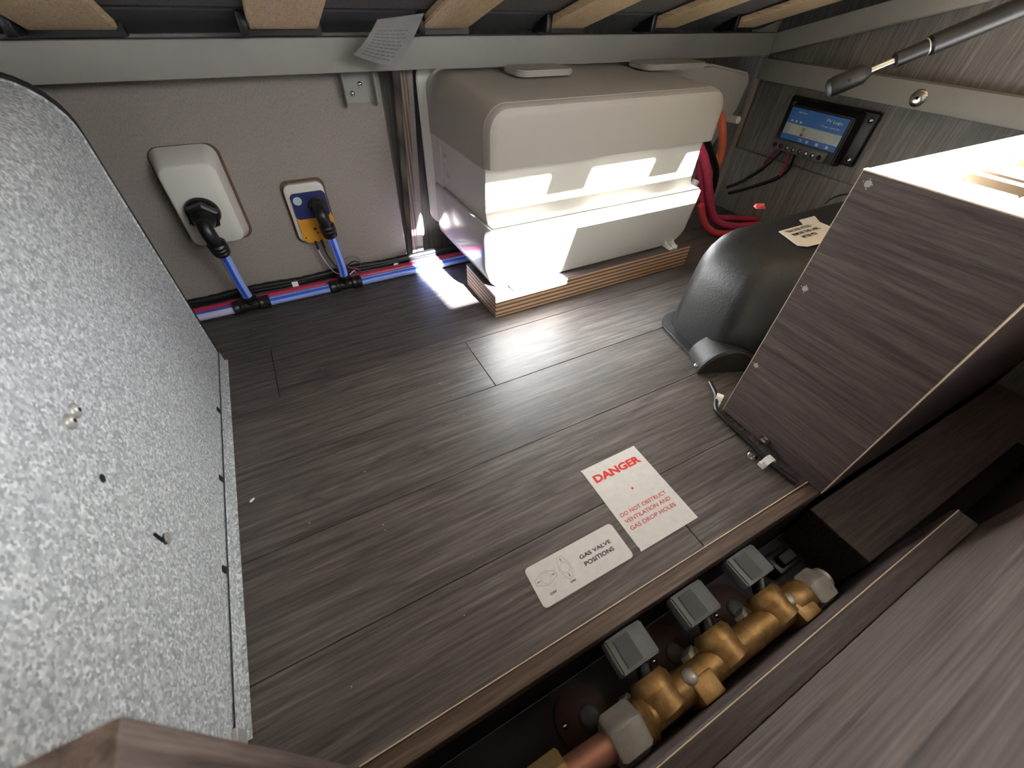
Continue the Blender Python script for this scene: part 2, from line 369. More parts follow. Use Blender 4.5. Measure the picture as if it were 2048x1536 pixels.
bm = nb(); box(bm, X, X+.0035, .103, .112, .0006, .017, .0004, 1); obj('corner_tab', bm, 'zinc', lk)
for y in (.4305, .3284, .2289):
    bm = nb(); hull(bm, [(X+.0003, y-.0025, .0165), (X+.0003, y+.0035, .0165), (X+.0003, y+.002, .0235), (X+.0003, y-.003, .0235), (X+.0012, y-.0025, .0165), (X+.0012, y+.0035, .0165), (X+.0012, y+.002, .0235), (X+.0012, y-.003, .0235)]); obj('slot', bm, 'dark', lk)
for y, z in ((.250, .200), (.240, .201)):
    bm = nb(); lathe(bm, (X, y, z), (1, 0, 0), [(0, .0046), (.0008, .0046), (.0016, .0040), (.0024, .0026), (.0026, .0012)], 18); r = obj('rivet', bm, 'zinc', lk)
    bm = nb(); cyl(bm, (X+.0025, y, z), (X+.0030, y, z), .0012, 8); obj('rivet_pin', bm, 'dark', r)
bm = nb(); cyl(bm, (X+.0001, .222, .170), (X+.0004, .222, .170), .0026, 18); obj('hole', bm, 'dark', lk)
bm = nb(); box(bm, X+.0001, X+.0005, .2105, .2125, .108, .119, .0009, 2); prism(bm, [(.2145+.0042*math.cos(t_/9*PI), .106+.0032*math.sin(t_/9*PI)) for t_ in range(18)], 0, X+.0001, X+.0005); obj('keyhole', bm, 'dark', lk)
bm = nb(); lathe(bm, (X+.0005, .2165, .1035), (1, 0, 0), [(0, .0042), (.0006, .0040)], 16); obj('keyhole_cover', bm, 'zinc', lk)

# ------------------------------------------------------------------ bed base overhead (tilted about its rear rail)
T = .29; ta = math.atan(T)
bed = thing('bed_base', 'raised slatted bed base with grey steel frame overhead', 'bed base', (.45, .66, .29))
def bz(y, off=0): return .335+T*(.66-y)+off
bm = nb(); box(bm, -.62, .925, .6605, .6805, .2935, .3275, .0012, 2); obj('rear_rail', bm, 'frame', bed)
def rail(bm, x0, x1, ya, yb, zlo, zhi):
    hull(bm, [(x, y, (.0+T*(.66-y))+z) for x in (x0, x1) for y in (ya, yb) for z in (zlo, zhi)], .001, 1)
bm = nb(); rail(bm, .9255, .9450, -.42, .6800, .2965, .3285); obj('side_rail', bm, 'frame', bed)
bm = nb(); rail(bm, -.62, .925, -.425, -.398, .3030, .3330); obj('front_rail', bm, 'frame', bed)
bm = nb(); box(bm, .738, .925, -.428, -.4255, .586, .690, .002, 1); obj('sun_shield_plate', bm, 'frame', bed)  # unseen plate added to keep sun off the red cables
slx = [(-.350, -.280), (-.165, -.093), (.025, .099), (.2225, .290), (.408, .4805), (.600, .668), (.789, .863)]
for x0, x1 in slx:
    bm = nb()
    hull(bm, [(x, y, bz(y)+z) for x in (x0, x1) for y in (-.41, .668) for z in (.0015, .0105)], .0015, 2)
    obj('slat', bm, 'slat', bed)
    bm = nb(); box(bm, x0-.010, x0-.0008, .640, .672, .3305, .352, .002, 2); hull(bm, [(x0-.004, .672, .3285), (x1+.004, .672, .3285), (x0-.004, .690, .3285), (x1+.004, .690, .3285), (x0-.004, .672, .350), (x1+.004, .672, .350), (x0-.004, .690, .350), (x1+.004, .690, .350)]); obj('slat_holder', bm, 'black', bed)
mt = thing('mattress', 'grey felt underside of the mattress above the bed slats', 'mattress', (.2, .2, .45))
bm = nb(); hull(bm, [(x, y, bz(y)+z) for x in (-.62, .920) for y, zz in ((-.405, .028), (.64, .0125)) for z in (zz, .17)], .004, 2); obj('mattress_body', bm, 'felt', mt)
bm = nb(); hull(bm, [(x, y, bz(y)+z) for x in (-.62, .920) for y, zz in ((.6405, .0118), (.6995, .0048)) for z in (zz, .17)], .004, 2); obj('mattress_border', bm, plain('dark_grey_fabric', (74, 74, 76), .9, 0, .1, 300), mt)
# hanging care tag
bm = nb(); rows_ = []
for j in range(9):
    t_ = j/8; row = []
    for i in range(7):
        u_ = i/6
        top = Vector((.158, .618, .346)).lerp(Vector((.212, .612, .352)), u_); bot = Vector((.1255, .630, .3145)).lerp(Vector((.1745, .622, .3030)), u_)
        p = top.lerp(bot, t_)+Vector((0, -.010*math.sin(t_*PI*.9)*(1-.3*u_), -.002*math.sin(u_*PI)*t_)); row.append(bm.verts.new(p))
    rows_.append(row)
for j in range(8):
    for i in range(6): bm.faces.new((rows_[j][i], rows_[j][i+1], rows_[j+1][i+1], rows_[j+1][i]))
r = bmesh.ops.solidify(bm, geom=bm.faces[:], thickness=.0003); tg = obj('care_tag', bm, 'paper', mt); tg['label'] = 'white printed paper tag hanging from the mattress'
def tagpt(u_, t_):
    top = Vector((.158, .618, .346)).lerp(Vector((.212, .612, .352)), u_); bot = Vector((.1255, .630, .3145)).lerp(Vector((.1745, .622, .3030)), u_)
    return top.lerp(bot, t_)+Vector((0, -.010*math.sin(t_*PI*.9)*(1-.3*u_)-.0007, -.002*math.sin(u_*PI)*t_))
bm = nb()
for k in range(9):
    t_ = .28+k*.075; u0, u1 = .12, random.uniform(.75, .9)
    for s_ in range(6):
        ua = u0+(u1-u0)*s_/6; ub = ua+(u1-u0)/6*.8
        q = [tagpt(ua, t_), tagpt(ub, t_), tagpt(ub, t_+.022), tagpt(ua, t_+.022)]
        bm.faces.new([bm.verts.new(v) for v in q])
pr_ = obj('tag_print', bm, 'ink_grey', tg, False); pr_['kind'] = 'stuff'

# fixed rail on the right wall, bolt, gas strut
fr = thing('fixed_rail', 'grey steel rail fixed level along the right wall', 'rail', (.945, .3, .27))
bm = nb(); box(bm, .926, .9548, -.60, .672, .2555, .2895, .0012, 2); obj('rail_tube', bm, 'frame', fr)
bm = nb(); lathe(bm, (.926, .376, .2705), (-1, 0, 0), [(0, .0110), (.0014, .0114), (.0035, .0092), (.0045, .0060)], 24); b_ = obj('bolt', bm, 'chrome', fr)
bm = nb(); box(bm, .9215, .9221, .3740, .3780, .2685, .2725); obj('bolt_socket', bm, 'dark', b_)
st = thing('gas_strut', 'black gas strut rising over the right rail', 'strut', (.636, .354, .300))
A = Vector((.636, .354, .300)); B = Vector((.748, .2605, .3790)); d = (B-A).normalized()
bm = nb(); lathe(bm, A, d, [(-.004, .0070), (-.002, .0098), (.006, .0108), (.030, .0104), (.034, .0080), (.038, .0055)], 22); o = obj('end_fitting', bm, 'strut', st)
bm = nb(); lathe(bm, A+d*.014+Vector((-.0062, -.0080, .0030)), Vector((-.58, -.76, .29)), [(0, .0018), (.0008, .0016)], 10); obj('fitting_hole', bm, 'dark', o)
bm = nb(); lathe(bm, A+d*.010, Vector((.5, .8, -.25)), [(0, .0055), (.014, .0055), (.018, .0035)], 14); obj('ball_socket', bm, 'zinc', st)
bm = nb(); cyl(bm, A+d*.036, A+d*.066, .0036, 14); obj('rod', bm, 'chrome', st)
bm = nb(); lathe(bm, A+d*.060, d, [(0, .0055), (.001, .0078), (.030, .0080)], 20); obj('rod_sleeve', bm, 'strut', st)
bm = nb(); lathe(bm, A+d*.0885, d, [(0, .0083), (.0010, .0083)], 20); obj('seal_ring', bm, 'zinc', st)
bm = nb(); lathe(bm, A+d*.0900, d, [(0, .0080), (.002, .0102), (.33, .0102), (.335, .006)], 24); obj('cylinder', bm, 'strut', st)

# wall bracket
br = thing('wall_bracket', 'small grey steel bracket screwed to the back wall under the rail', 'bracket', (.14, .70, .29))
bm = nb(); box(bm, .118, .158, .6965, .6985, .255, .2930); obj('back_plate', bm, 'frame', br)
for x in (.1165, .1575):
    bm = nb(); prism(bm, [(.6985, .2935), (.6985, .2535), (.6960, .2495), (.6830, .2560), (.6830, .2935)], 0, x, x+.0020, .0004, 1); obj('side_plate', bm, 'frame', br)
for x, z in ((.1405, .2760), (.1285, .2660)):
    bm = nb(); dome(bm, (x, .6965, z), (0, -1, 0), .0034, .0028); obj('screw', bm, 'chrome', br)

# ------------------------------------------------------------------ power supply unit
pu = thing('power_unit', 'large cream and grey plastic power supply unit on a plywood block', 'power unit', (.43, .58, .04))
# cover
prof = [(.700, .2145), (.494, .2105), (.4920, .2130), (.4920, .2560)]
for q in range(0, 91, 15): prof.append((.4920+.014-.014*math.cos(math.radians(q)), .2650+.014*math.sin(math.radians(q))))
prof += [(.56, .2830), (.700, .2900)]
def rounded_body(prof, x0, x1, r, bevel):
    """extrude a y-z profile along x, then soften the ends"""
    bm = bmesh.new(); A = [bm.verts.new((x0, y, z)) for y, z in prof]; B = [bm.verts.new((x1, y, z)) for y, z in prof]
    fa = bm.faces.new(A); fb = bm.faces.new(B[::-1]); n = len(prof)
    for i in range(n): bm.faces.new((A[i], B[i], B[(i+1) % n], A[(i+1) % n]))
    bmesh.ops.recalc_face_normals(bm, faces=bm.faces)
    es = [e for e in bm.edges if (abs(e.verts[0].co.x-e.verts[1].co.x) < 1e-6) and min(v.co.y for v in e.verts) < .69 and (max(v.co.z for v in e.verts)-r(e) > 0)]
    bmesh.ops.bevel(bm, geom=es, offset=bevel, segments=5, affect='EDGES', clamp_overlap=True)
    return bm
# the cover as a lofted rounded-rectangle front running back
def loft(sections, cap=True):
    bm = bmesh.new(); R_ = [[bm.verts.new(p) for p in s] for s in sections]; n = len(R_[0])
    for a_, b_ in zip(R_, R_[1:]):
        for i in range(n): bm.faces.new((a_[i], a_[(i+1) % n], b_[(i+1) % n], b_[i]))
    if cap: bm.faces.new(R_[0]); bm.faces.new(R_[-1][::-1])
    return bm
def sec(x0, x1, z0, z1, y, rt_, rb, n=7):
    out = []
    for cx, cz, a0, r in ((x1-rt_, z1-rt_, 0, rt_), (x0+rt_, z1-rt_, 90, rt_), (x0+rb, z0+rb, 180, rb), (x1-rb, z0+rb, 270, rb)):
        for i in range(n+1):
            t = math.radians(a0+90*i/n); out.append((cx+r*math.cos(t), y, cz+r*math.sin(t)))
    return out
S_ = []
for y, ins in ((.4905, .0120), (.4912, .0080), (.4935, .0035), (.4975, .0010), (.5035, 0)):
    S_.append(sec(.2350+ins, .6320-ins, .2108+min(ins, .0010), .2800-ins, y, max(.028-ins, .012), .0015))
S_.append(sec(.2345, .6325, .2104, .2806, .5040, .0285, .0015)); S_.append(sec(.2345, .6325, .2100, .2900, .700, .026, .0015))
pc = obj('cover', loft(S_), 'grey_plastic', pu, True, 30)
# middle recessed band
bm = nb(); prism(bm, [(.700, .2102), (.508, .2102), (.5085, .155), (.506, .146), (.500, .1405), (.700, .1405)], 0, .2385, .6265, 0); obj('middle_band', bm, 'cream', pu)
bm = nb(); box(bm, .2350, .2384, .664, .700, .1405, .2100); obj('side_step', bm, 'cream', pu)
# lower case: rounded lower edges
S_ = []
def sec2(x0, x1, z0, z1, y, rb): return sec(x0, x1, z0, z1, y, .003, rb)
for y, ins in ((.4840, .0030), (.4846, .0010), (.4865, 0)): S_.append(sec2(.2345+ins, .6320-ins, .0395+ins, .1400-ins*.5, y, .030-ins*.5))
S_.append(sec2(.2345, .6320, .0395, .1400, .520, .030)); S_.append(sec2(.2345, .6320, .0395, .1370, .700, .026))
lc = loft(S_)
for v in lc.verts:
    if v.co.y < .50: v.co.y += max(0, (.100-v.co.z))*.22
obj('lower_case', lc, 'shiny_cream', pu, True, 30)
bm = nb(); box(bm, .2375, .6290, .4862, .506, .1385, .1420, .0010, 2); obj('lip', bm, 'cream', pu)
# feet clips on the block
for x in (.2810, .6040):
    f = nb()
    for dx in (-.0105, .0070): prism(f, [(.505, .0400), (.4800, .0400), (.4800, .0455), (.4860, .0455), (.5010, .0560)], 0, x+dx, x+dx+.0022, .0003, 1)
    box(f, x-.0090, x-.0022, .4785, .500, .0398, .0425); box(f, x+.0012, x+.0080, .4785, .500, .0398, .0425); fo = obj('foot_clip', f, 'white', pu)
    f = nb(); dome(f, (x-.0005, .4900, .0420), (0, 0, 1), .0040, .0030); obj('screw', f, 'chrome', fo)
for z in (.187, .1585):
    f = nb(); cyl(f, (.2384, .650-.004*(z < .17), z), (.2345, .650-.004*(z < .17), z), .0042, 12); obj('side_screw', f, 'cream', pu)
# rear flange, left end
bm = nb(); prism(bm, rrect(.222, .640, .066, .300, .024), 1, .7002, .706, .0015, 2); obj('rear_flange', bm, 'cream', pu)
bm = nb(); prism(bm, rrect(.226, .640, .072, .300, .022), 1, .7062, .711, 0); obj('flange_seal', bm, 'black_rubber', pu)
# raised pads on the cover top
for x0, x1 in ((.335, .43), (.565, .70)):
    bm = nb(); prism(bm, rrect(x0, x1, .60, .66, .018), 2, .288, .2955, .002, 2); obj('top_pad', bm, 'grey_plastic', pu)
# cable hood behind the right end
hp = [(.600, .289), (.757, .2870), (.832, .2760)]
for q in range(75, -31, -15): hp.append((.850+.020*math.cos(math.radians(q)), .253+.020*math.sin(math.radians(q))))
hp += [(.862, .212), (.838, .172), (.814, .125), (.801, .078), (.780, .050), (.630, .050), (.630, .14), (.600, .18)]
bm = nb(); prism(bm, hp, 1, .640, .700, .0045, 3); hd = obj('cable_hood', bm, 'grey_plastic', pu)
bm = nb(); cyl(bm, (.8420, .6405, .1980), (.8380, .612, .2010), .0065, 14); obj('locking_stud', bm, 'cream', pu)
bm = nb(); prism(bm, [(.800+.0105*math.cos(k*PI/9), .2150+.0150*math.sin(k*PI/9)) for k in range(18)], 1, .6385, .6398); obj('cable_hole', bm, 'dark', hd)

# plywood block
bk = thing('plywood_block', 'thick plywood block with striped edge under the power unit', 'block', (.45, .52, 0))
bm = nb(); box(bm, .2390, .6480, .4785, .5900, 0.0003, .0378, .0004, 1); obj('ply_layers', bm, 'ply', bk, False)
bm = nb(); box(bm, .2388, .6482, .4783, .5902, .0379, .0388, .0002, 1); o = obj('top_laminate', bm, 'wood_x', bk, False); o['label'] = 'dark laminate top face'
for x in (.34, .545):
    bm = nb(); cyl(bm, (x, .486, .0388), (x, .486, .0391), .0028, 12); obj('screw_cap', bm, 'trim', bk)

# ------------------------------------------------------------------ wall boxes and water fittings
hx = thing('tall_wall_box', 'large white wall box with a black hex fitting on the back wall', 'wall box', (-.09, .68, .16))
def tiltbox(x0, x1, z0, z1, depth_top, depth_bot, r, y=.6998, sh=0.0):
    s = []
    for f, ins in ((0, 0), (.86, .0), (.96, .0015), (1, .004)):
        o_ = []
        for (x, z) in rrect(x0+ins, x1-ins, z0+ins, z1-ins, r): 
            t = (z-z0)/(z1-z0); dp = depth_bot+(depth_top-depth_bot)*t; o_.append((x, y-dp*f, z))
        s.append(o_)
    return loft(s)
def wallcase(secs_):
    return loft([[(x, y, z) for (x, z) in rrect(x0, x1, z0, z1, r)] for y, x0, x1, z0, z1, r in secs_])
bm = wallcase([(.6999, -.131, -.0575, .1005, .2230, .014), (.6975, -.131, -.0575, .1005, .2230, .014), (.6725, -.1272, -.0632, .1068, .2090, .0125), (.6700, -.1262, -.0642, .1078, .2078, .0118), (.6690, -.1245, -.0660, .1095, .2060, .0105)]); obj('case', bm, 'cream', hx)
bm = nb(); prism(bm, rrect(-.1325, -.0540, .0985, .2235, .014), 1, .6985, .7000); o = obj('cutout_edge', bm, 'cutout', hx)
P0 = Vector((-.0985, .6690, .1530))
e1 = thing('elbow_fitting', 'black plastic elbow screwed into the large white wall box', 'pipe fitting', P0)
dd = Vector((-.03, -1, -.22)).normalized()
bm = nb(); lathe(bm, P0, dd, [(0, .0195), (.003, .0200), (.006, .0185)], 28); obj('collar', bm, 'black', e1)
bm = nb(); hexnut(bm, P0+dd*.006, dd, .0330, .012, .002, .3); obj('hex_nut', bm, 'black', e1)
P1 = P0+dd*.018
bm = nb(); lathe(bm, P1, dd, [(0, .0135), (.003, .0120), (.005, .0128), (.008, .0110), (.012, .0095)], 24)
P2 = P1+dd*.012; tube(bm, [P2-dd*.006, P2+dd*.004, P2+Vector((.001, -.008, -.012)), P2+Vector((.003, -.004, -.026))], .0088, 16, True, 8)
obj('elbow', bm, 'black', e1)
P3 = P2+Vector((.003, -.006, -.022)); d3 = Vector((.02, .40, -.92)).normalized()
bm = nb(); lathe(bm, P3, d3, [(0, .0095), (.002, .0115), (.006, .0112), (.007, .0104), (.008, .0115), (.012, .0112), (.013, .0104), (.014, .0112), (.019, .0105), (.021, .0085)], 24); obj('push_collar', bm, 'black', e1)
P4 = P3+d3*.021
# smaller sensor box
sb = thing('small_wall_box', 'small wall box with a navy and yellow label on the back wall', 'wall box', (.035, .69, .12))
bm = tiltbox(.0035, .0580, .0790, .1640, .010, .008, .010); obj('case', bm, 'cream', sb)
bm = nb(); prism(bm, rrect(.0005, .0610, .0765, .1675, .010), 1, .6985, .7000); obj('cutout_edge', bm, 'cutout', sb)
bm = nb(); prism(bm, rrect(.0090, .0575, .1150, .1525, .006), 1, .6880, .6895); o = obj('navy_label', bm, 'dark_blue', sb)
bm = nb(); lathe(bm, (.0175, .6879, .1420), (0, -1, 0), [(0, .0060), (.0002, .0060)], 20); obj('round_logo', bm, 'pale_label', o)
bm = tiltbox(.0090, .0600, .0775, .1220, .0020, .0020, .010, .6905); o = obj('yellow_label', bm, 'yellow', sb)
for x, z, r in ((.0295, .0985, .0022), (.032, .0920, .0011), (.013, .0870, .0011)):
    bm = nb(); cyl(bm, (x, .6886, z), (x, .6880, z), r, 12); obj('black_dot', bm, 'dark', o)
Q0 = Vector((.0425, .6885, .1330))
e2 = thing('small_elbow_fitting', 'black ribbed elbow on the navy and yellow wall box', 'pipe fitting', Q0)
bm = nb(); lathe(bm, Q0, (0, -1, 0), [(0, .0125), (.003, .0125), (.004, .0110), (.007, .0120), (.010, .0110), (.014, .0095)], 24)
Q1 = Q0+Vector((0, -.014, 0)); tube(bm, [Q1+Vector((0, .006, 0)), Q1+Vector((0, -.002, 0)), Q1+Vector((.001, -.010, -.010)), Q1+Vector((.003, -.008, -.026))], .0088, 16); obj('elbow', bm, 'black', e2)
Q2 = Q1+Vector((.003, -.0085, -.022)); d4 = Vector((.10, .22, -.97)).normalized()
bm = nb(); lathe(bm, Q2, d4, [(0, .0095), (.002, .0113), (.006, .0110), (.007, .0102), (.008, .0113), (.013, .0110), (.014, .0102), (.019, .0105), (.021, .0085)], 24); obj('push_collar', bm, 'black', e2)
Q3 = Q2+d4*.021
# blue pipe run along the wall
YP = .664; ZP = .0085; RP = .0066
def pipe(name, label, pts, mats=('blue_pipe', 'blue'), stripe=(0,), r=RP, smooth=True):
    o_ = thing(name, label, 'pipe', pts[0]); bm = nb(); tube(bm, pts, r, 24, smooth, 8, 0, None); obj('tube', bm, mats[0], o_)
    return o_
def stripe_on(parent, pts, off, wd=.0022, r=RP):
    bm = nb(); P = smoothpath(pts) if len(pts) > 2 else [Vector(p) for p in pts]; L = []
    for i, p in enumerate(P):
        t = (P[min(i+1, len(P)-1)]-P[max(i-1, 0)]).normalized(); o_ = Vector(off); o_ = (o_-t*o_.dot(t)).normalized(); s_ = t.cross(o_)
        L.append([bm.verts.new(p+o_*(r*1.02)*math.cos(k)+s_*(r*1.02)*math.sin(k)) for k in (-wd/r/1, -wd/r/2, 0, wd/r/2, wd/r/1)])
    for A_, B_ in zip(L, L[1:]):
        for k in range(4): bm.faces.new((A_[k], A_[k+1], B_[k+1], B_[k]))
    obj('stripe', bm, 'blue', parent)
segs = [((-.60, YP, ZP), (-.120, YP, ZP), 'milky blue pipe leaving the first tee behind the locker'), ((-.070, YP, ZP), (.022, YP, ZP), 'pale blue pipe between the two black tees'), ((.075, YP, ZP), (.60, YP, ZP), 'pale blue pipe running from the second tee under the power unit')]
for i, (a_, b_, lb) in enumerate(segs):
    o = pipe('blue_pipe', lb, [a_, b_], ('blue_pipe' if i else 'white_pipe', 'blue')); stripe_on(o, [a_, b_], (0, -.85, .8) if i else (0, -.2, 1))
ptsA = [tuple(P4-d3*.004), tuple(P4+d3*.012), tuple((P4+d3*.012)*.45+Vector((-.0960, .6600, .030))*.55), (-.0945, .6625, .022), (-.0940, YP, .014)]
o = pipe('blue_pipe', 'short curved blue pipe from the elbow down to the first tee', ptsA); stripe_on(o, ptsA, (-.1, -1, 0)); 
ptsB = [tuple(Q3), (.0500, .662, .045), (.0490, YP, .018)]
o = pipe('blue_pipe', 'short upright blue pipe under the small wall box', ptsB); stripe_on(o, ptsB, (-.2, -1, 0)); stripe_on(o, ptsB, (.9, -.5, 0), .0010)
def tee(x, lb):
    o_ = thing('tee_fitting', lb, 'pipe fitting', (x, YP, 0), 'black push-fit tees on the floor pipe')
    bm = nb(); lathe(bm, (x-.026, YP, ZP+.001), (1, 0, 0), [(0, .0078), (.0015, .0102), (.008, .0102), (.009, .0096), (.010, .0102), (.015, .0100), (.017, .0080), (.035, .0080), (.037, .0100), (.042, .0102), (.043, .0096), (.044, .0102), (.0505, .0102), (.052, .0078)], 26)
    obj('run_body', bm, 'black', o_)
    bm = nb(); lathe(bm, (x, YP, ZP), (0, 0, 1), [(0, .0078), (.010, .0080), (.012, .0098), (.0165, .0102), (.018, .0080)], 24); obj('branch_socket', bm, 'black', o_)
tee(-.0940, 'black push-fit tee below the large white wall box'); tee(.0490, 'black push-fit tee below the small navy and yellow box')
bm = nb(); tube(bm, [(-.60, .6785, .0092), (-.1, .6785, .0092), (.16, .6780, .0100), (.62, .6780, .0090)], .0060, 16); tag(obj('red_pipe', bm, 'red_pipe'), 'red pipe running behind the blue pipe along the back wall', 'pipe')
bm = nb()
for k, (yy, zz, rr) in enumerate(((.6900, .010, .0068), (.6905, .021, .0050), (.689, .0175, .0040))):
    P = [(-.60+i*.045, yy+.0012*math.sin(i*1.7+k), zz+.0010*math.cos(i*2.1+k)) for i in range(24)]
    tube(bm, P, rr, 10, True, 6, 0, None, lambda i: 1+.10*math.sin(i*2.4))
tag(obj('cable_loom', bm, 'black_rubber'), 'black braided cable loom along the base of the back wall', 'cable')
def clip(name, lb, x, y, z, s=1.0, rot=0, grp=None):
    o_ = thing(name, lb, 'clip', (x, y, z), grp); 
    R_ = Matrix.Translation((x, y, z)) @ Matrix.Rotation(rot, 4, 'Z') @ Matrix.Scale(s, 4)
    b = bmesh.new(); n = 10; out = [(-.0085, 0), (-.0085, .006)]+[(-.0085*math.cos(PI*i/n), .006+.0085*math.sin(PI*i/n)) for i in range(1, n)]+[(.0085, .006), (.0085, 0)]
    inn = [(.0066, 0), (.0066, .006)]+[(.0066*math.cos(PI*i/n), .006+.0066*math.sin(PI*i/n)) for i in range(1, n)]+[(-.0066, .006), (-.0066, 0)]
    pts = out+inn; q = bmesh.new(); N = len(out)
    A_ = [q.verts.new((-.005, p[0], p[1])) for p in out]; A2 = [q.verts.new((-.005, p[0], p[1])) for p in inn[::-1]]
    B_ = [q.verts.new((.005, p[0], p[1])) for p in out]; B2 = [q.verts.new((.005, p[0], p[1])) for p in inn[::-1]]
    for i in range(N-1):
        q.faces.new((A_[i], A_[i+1], B_[i+1], B_[i])); q.faces.new((A2[i], A2[i+1], B2[i+1], B2[i])); q.faces.new((A_[i], A_[i+1], A2[i+1], A2[i])); q.faces.new((B_[i], B_[i+1], B2[i+1], B2[i]))
    for i in (0, N-1): q.faces.new((A_[i], B_[i], B2[i], A2[i]))
    box(q, -.005, .005, .0068, .0135, 0, .0075, .0008, 1)
    b2 = nb(); merge(b2, q, 0, R_); obj('clip_body', b2, 'white', o_)
    b2 = nb(); c_ = nb(); dome(c_, (0, .0105, .0075), (0, 0, 1), .0024, .0012, 10); merge(b2, c_, 0, R_); obj('nail', b2, 'zinc', o_)
    return o_
clip('pipe_clip', 'white nylon clip over the blue pipe beside the power unit', .2080, YP+.001, 0, .86)
clip('pipe_clip', 'white clip on the cable loom between the two wall boxes', -.0260, .690, .0105, .9)
clip('pipe_clip', 'white clip on the cable loom at the foot of the plywood upright', .1420, .690, .008, .8)
# thin sensor wires
for nm, mt_, lb, pts in (('sensor_wire', 'black', 'thin black wire hanging from the small wall box', [(.0335, .688, .078), (.0345, .686, .060), (.038, .685, .045), (.044, .684, .034), (.058, .683, .031), (.074, .684, .036), (.085, .686, .025)]),
                         ('sensor_wire', 'white_pipe', 'thin white wire hanging from the small wall box', [(.0240, .688, .078), (.0255, .686, .060), (.031, .684, .040), (.040, .680, .024), (.058, .676, .019), (.068, .679, .022), (.071, .684, .016)]),
                         ('sensor_wire', 'pink', 'thin pink wire curling beside the second black tee', [(.0560, .686, .034), (.066, .682, .026), (.076, .681, .022), (.080, .684, .012)]),
                         ('sensor_wire', 'ink_grey', 'thin grey wire looping above the second black tee', [(.0560, .689, .040), (.072, .687, .044), (.083, .687, .036), (.081, .689, .020)])):
    bm = nb(); tube(bm, pts, .0009, 8); tag(obj(nm, bm, mt_), lb, 'wire')
for x in (.0240, .0335):
    bm = nb(); cyl(bm, (x, .688, .080), (x+.001, .6875, .066), .0018, 10); tag(obj('wire_sleeve', bm, 'black'), 'short black sleeve where the %s wire leaves the small wall box' % ('white' if x < .03 else 'black'), 'sleeve')

# ------------------------------------------------------------------ cables by the power unit
def cable(name, lb, mt_, pts, r, flat=None):
    bm = nb(); tube(bm, pts, r, 16); return tag(obj(name, bm, mt_), lb, 'cable')
cable('orange_cable', 'thick orange cable leaving the hole in the cable hood', 'orange', [(.799, .6385, .214), (.7985, .624, .206), (.8010, .612, .186), (.8120, .608, .158), (.8200, .610, .125), (.8200, .618, .088), (.800, .622, .050), (.79, .62, .012)], .0075)
cable('red_cable', 'thick red cable hanging from the power unit', 'pink', [(.645, .572, .215), (.690, .562, .180), (.724, .560, .142), (.755, .560, .096), (.786, .560, .052), (.812, .556, .026), (.858, .545, .012), (.93, .53, .008)], .0075)
cable('red_cable', 'second red cable curving behind the wheel arch cover', 'pink', [(.716, .575, .150), (.752, .575, .094), (.785, .575, .048), (.830, .572, .026), (.885, .565, .018), (.94, .55, .012)], .0065)
cable('red_cable', 'dull red cable lowest of the bundle beside the wheel arch cover', 'red', [(.745, .560, .070), (.768, .552, .030), (.800, .538, .010), (.86, .52, .008)], .0065)
cable('black_cable', 'thick black cable between the red and orange cables', 'black', [(.680, .60, .225), (.726, .590, .188), (.762, .585, .150), (.790, .585, .118), (.808, .592, .080), (.82, .60, .03)], .0065)
lb_ = thing('cable_bundle', 'tangle of thin black cables behind the plywood block', 'cables', (.72, .57, 0))
random.seed(3)
for k in range(9):
    x = .676+k*.0065; y = .585+random.uniform(0, .02); q = random.uniform(-.008, .008)
    bm = nb(); tube(bm, [(x-.012+q, y+.035, .118-.003*k), (x+q, y+.02, .085), (x+.004-q, y+.012+q, .045), (x+.010+q, y+.006, .014), (x+.022, y+.002+q, .005)], .0031, 10); obj('cable_strand', bm, 'black', lb_)
for k, (x, y, z) in enumerate(((.690, .575, .106), (.716, .570, .108), (.767, .585, .104))):
    bm = nb(); box(bm, x-.006, x+.006, y-.005, y+.005, z-.011, z+.011, .002, 2, 0, Matrix.Translation((x, y, z)) @ Matrix.Rotation((-.5, .35, -.3)[k], 4, 'Y') @ Matrix.Translation((-x, -y, -z))); tag(obj('connector', bm, 'white'), ('white cable connector nearest the power unit', 'middle white cable connector in the black tangle', 'white cable connector behind the red cable')[k], 'connector')
bm = nb(); box(bm, .648, .676, .560, .590, .125, .156, .004, 2); tag(obj('plug_housing', bm, 'black'), 'black plug housing at the right end of the power unit', 'plug')
bm = nb(); cyl(bm, (.690, .59, .140), (.705, .585, .112), .010, 16); cyl(bm, (.683, .595, .160), (.690, .59, .140), .0075, 16); tag(obj('grey_plug', bm, 'term'), 'grey round plug beside the black plug housing', 'plug')

# ------------------------------------------------------------------ wheel arch cover
wa = thing('wheel_arch_cover', 'black textured plastic wheel arch cover on the floor', 'wheel arch cover', (.62, .29, 0))
x0, yf, yn, zt = .4720, .352, .236, .150
secs = []
def arch_ring(z, inset, r):
    """outline in plan at height z: left face slopes in slightly, rounded far-left corner"""
    xa = x0+inset; pts = []
    for i in range(9):
        t = math.radians(180-90*i/8); pts.append((xa+r+r*math.cos(t), yf-inset*.28-r+r*math.sin(t), z))
    q = inset*.30; pts += [(.953, yf-inset*.28, z), (.953, .178+q, z), (.570, .180+q, z), (xa+.040, .2175+q, z), (xa+.018, .2260+q, z), (xa+.003, .2345+q, z), (xa-.006, .2450+q, z), (xa-.0085, .2580+q, z)]
    return pts
rr_ = []
for z, ins in ((.0018, 0), (.05, .0035), (.095, .0075), (.112, .0105), (.126, .0170), (.138, .0280), (.145, .0420), (.1485, .0600), (.1495, .080)):
    rr_.append(arch_ring(z, ins, .034))
body = loft(rr_)
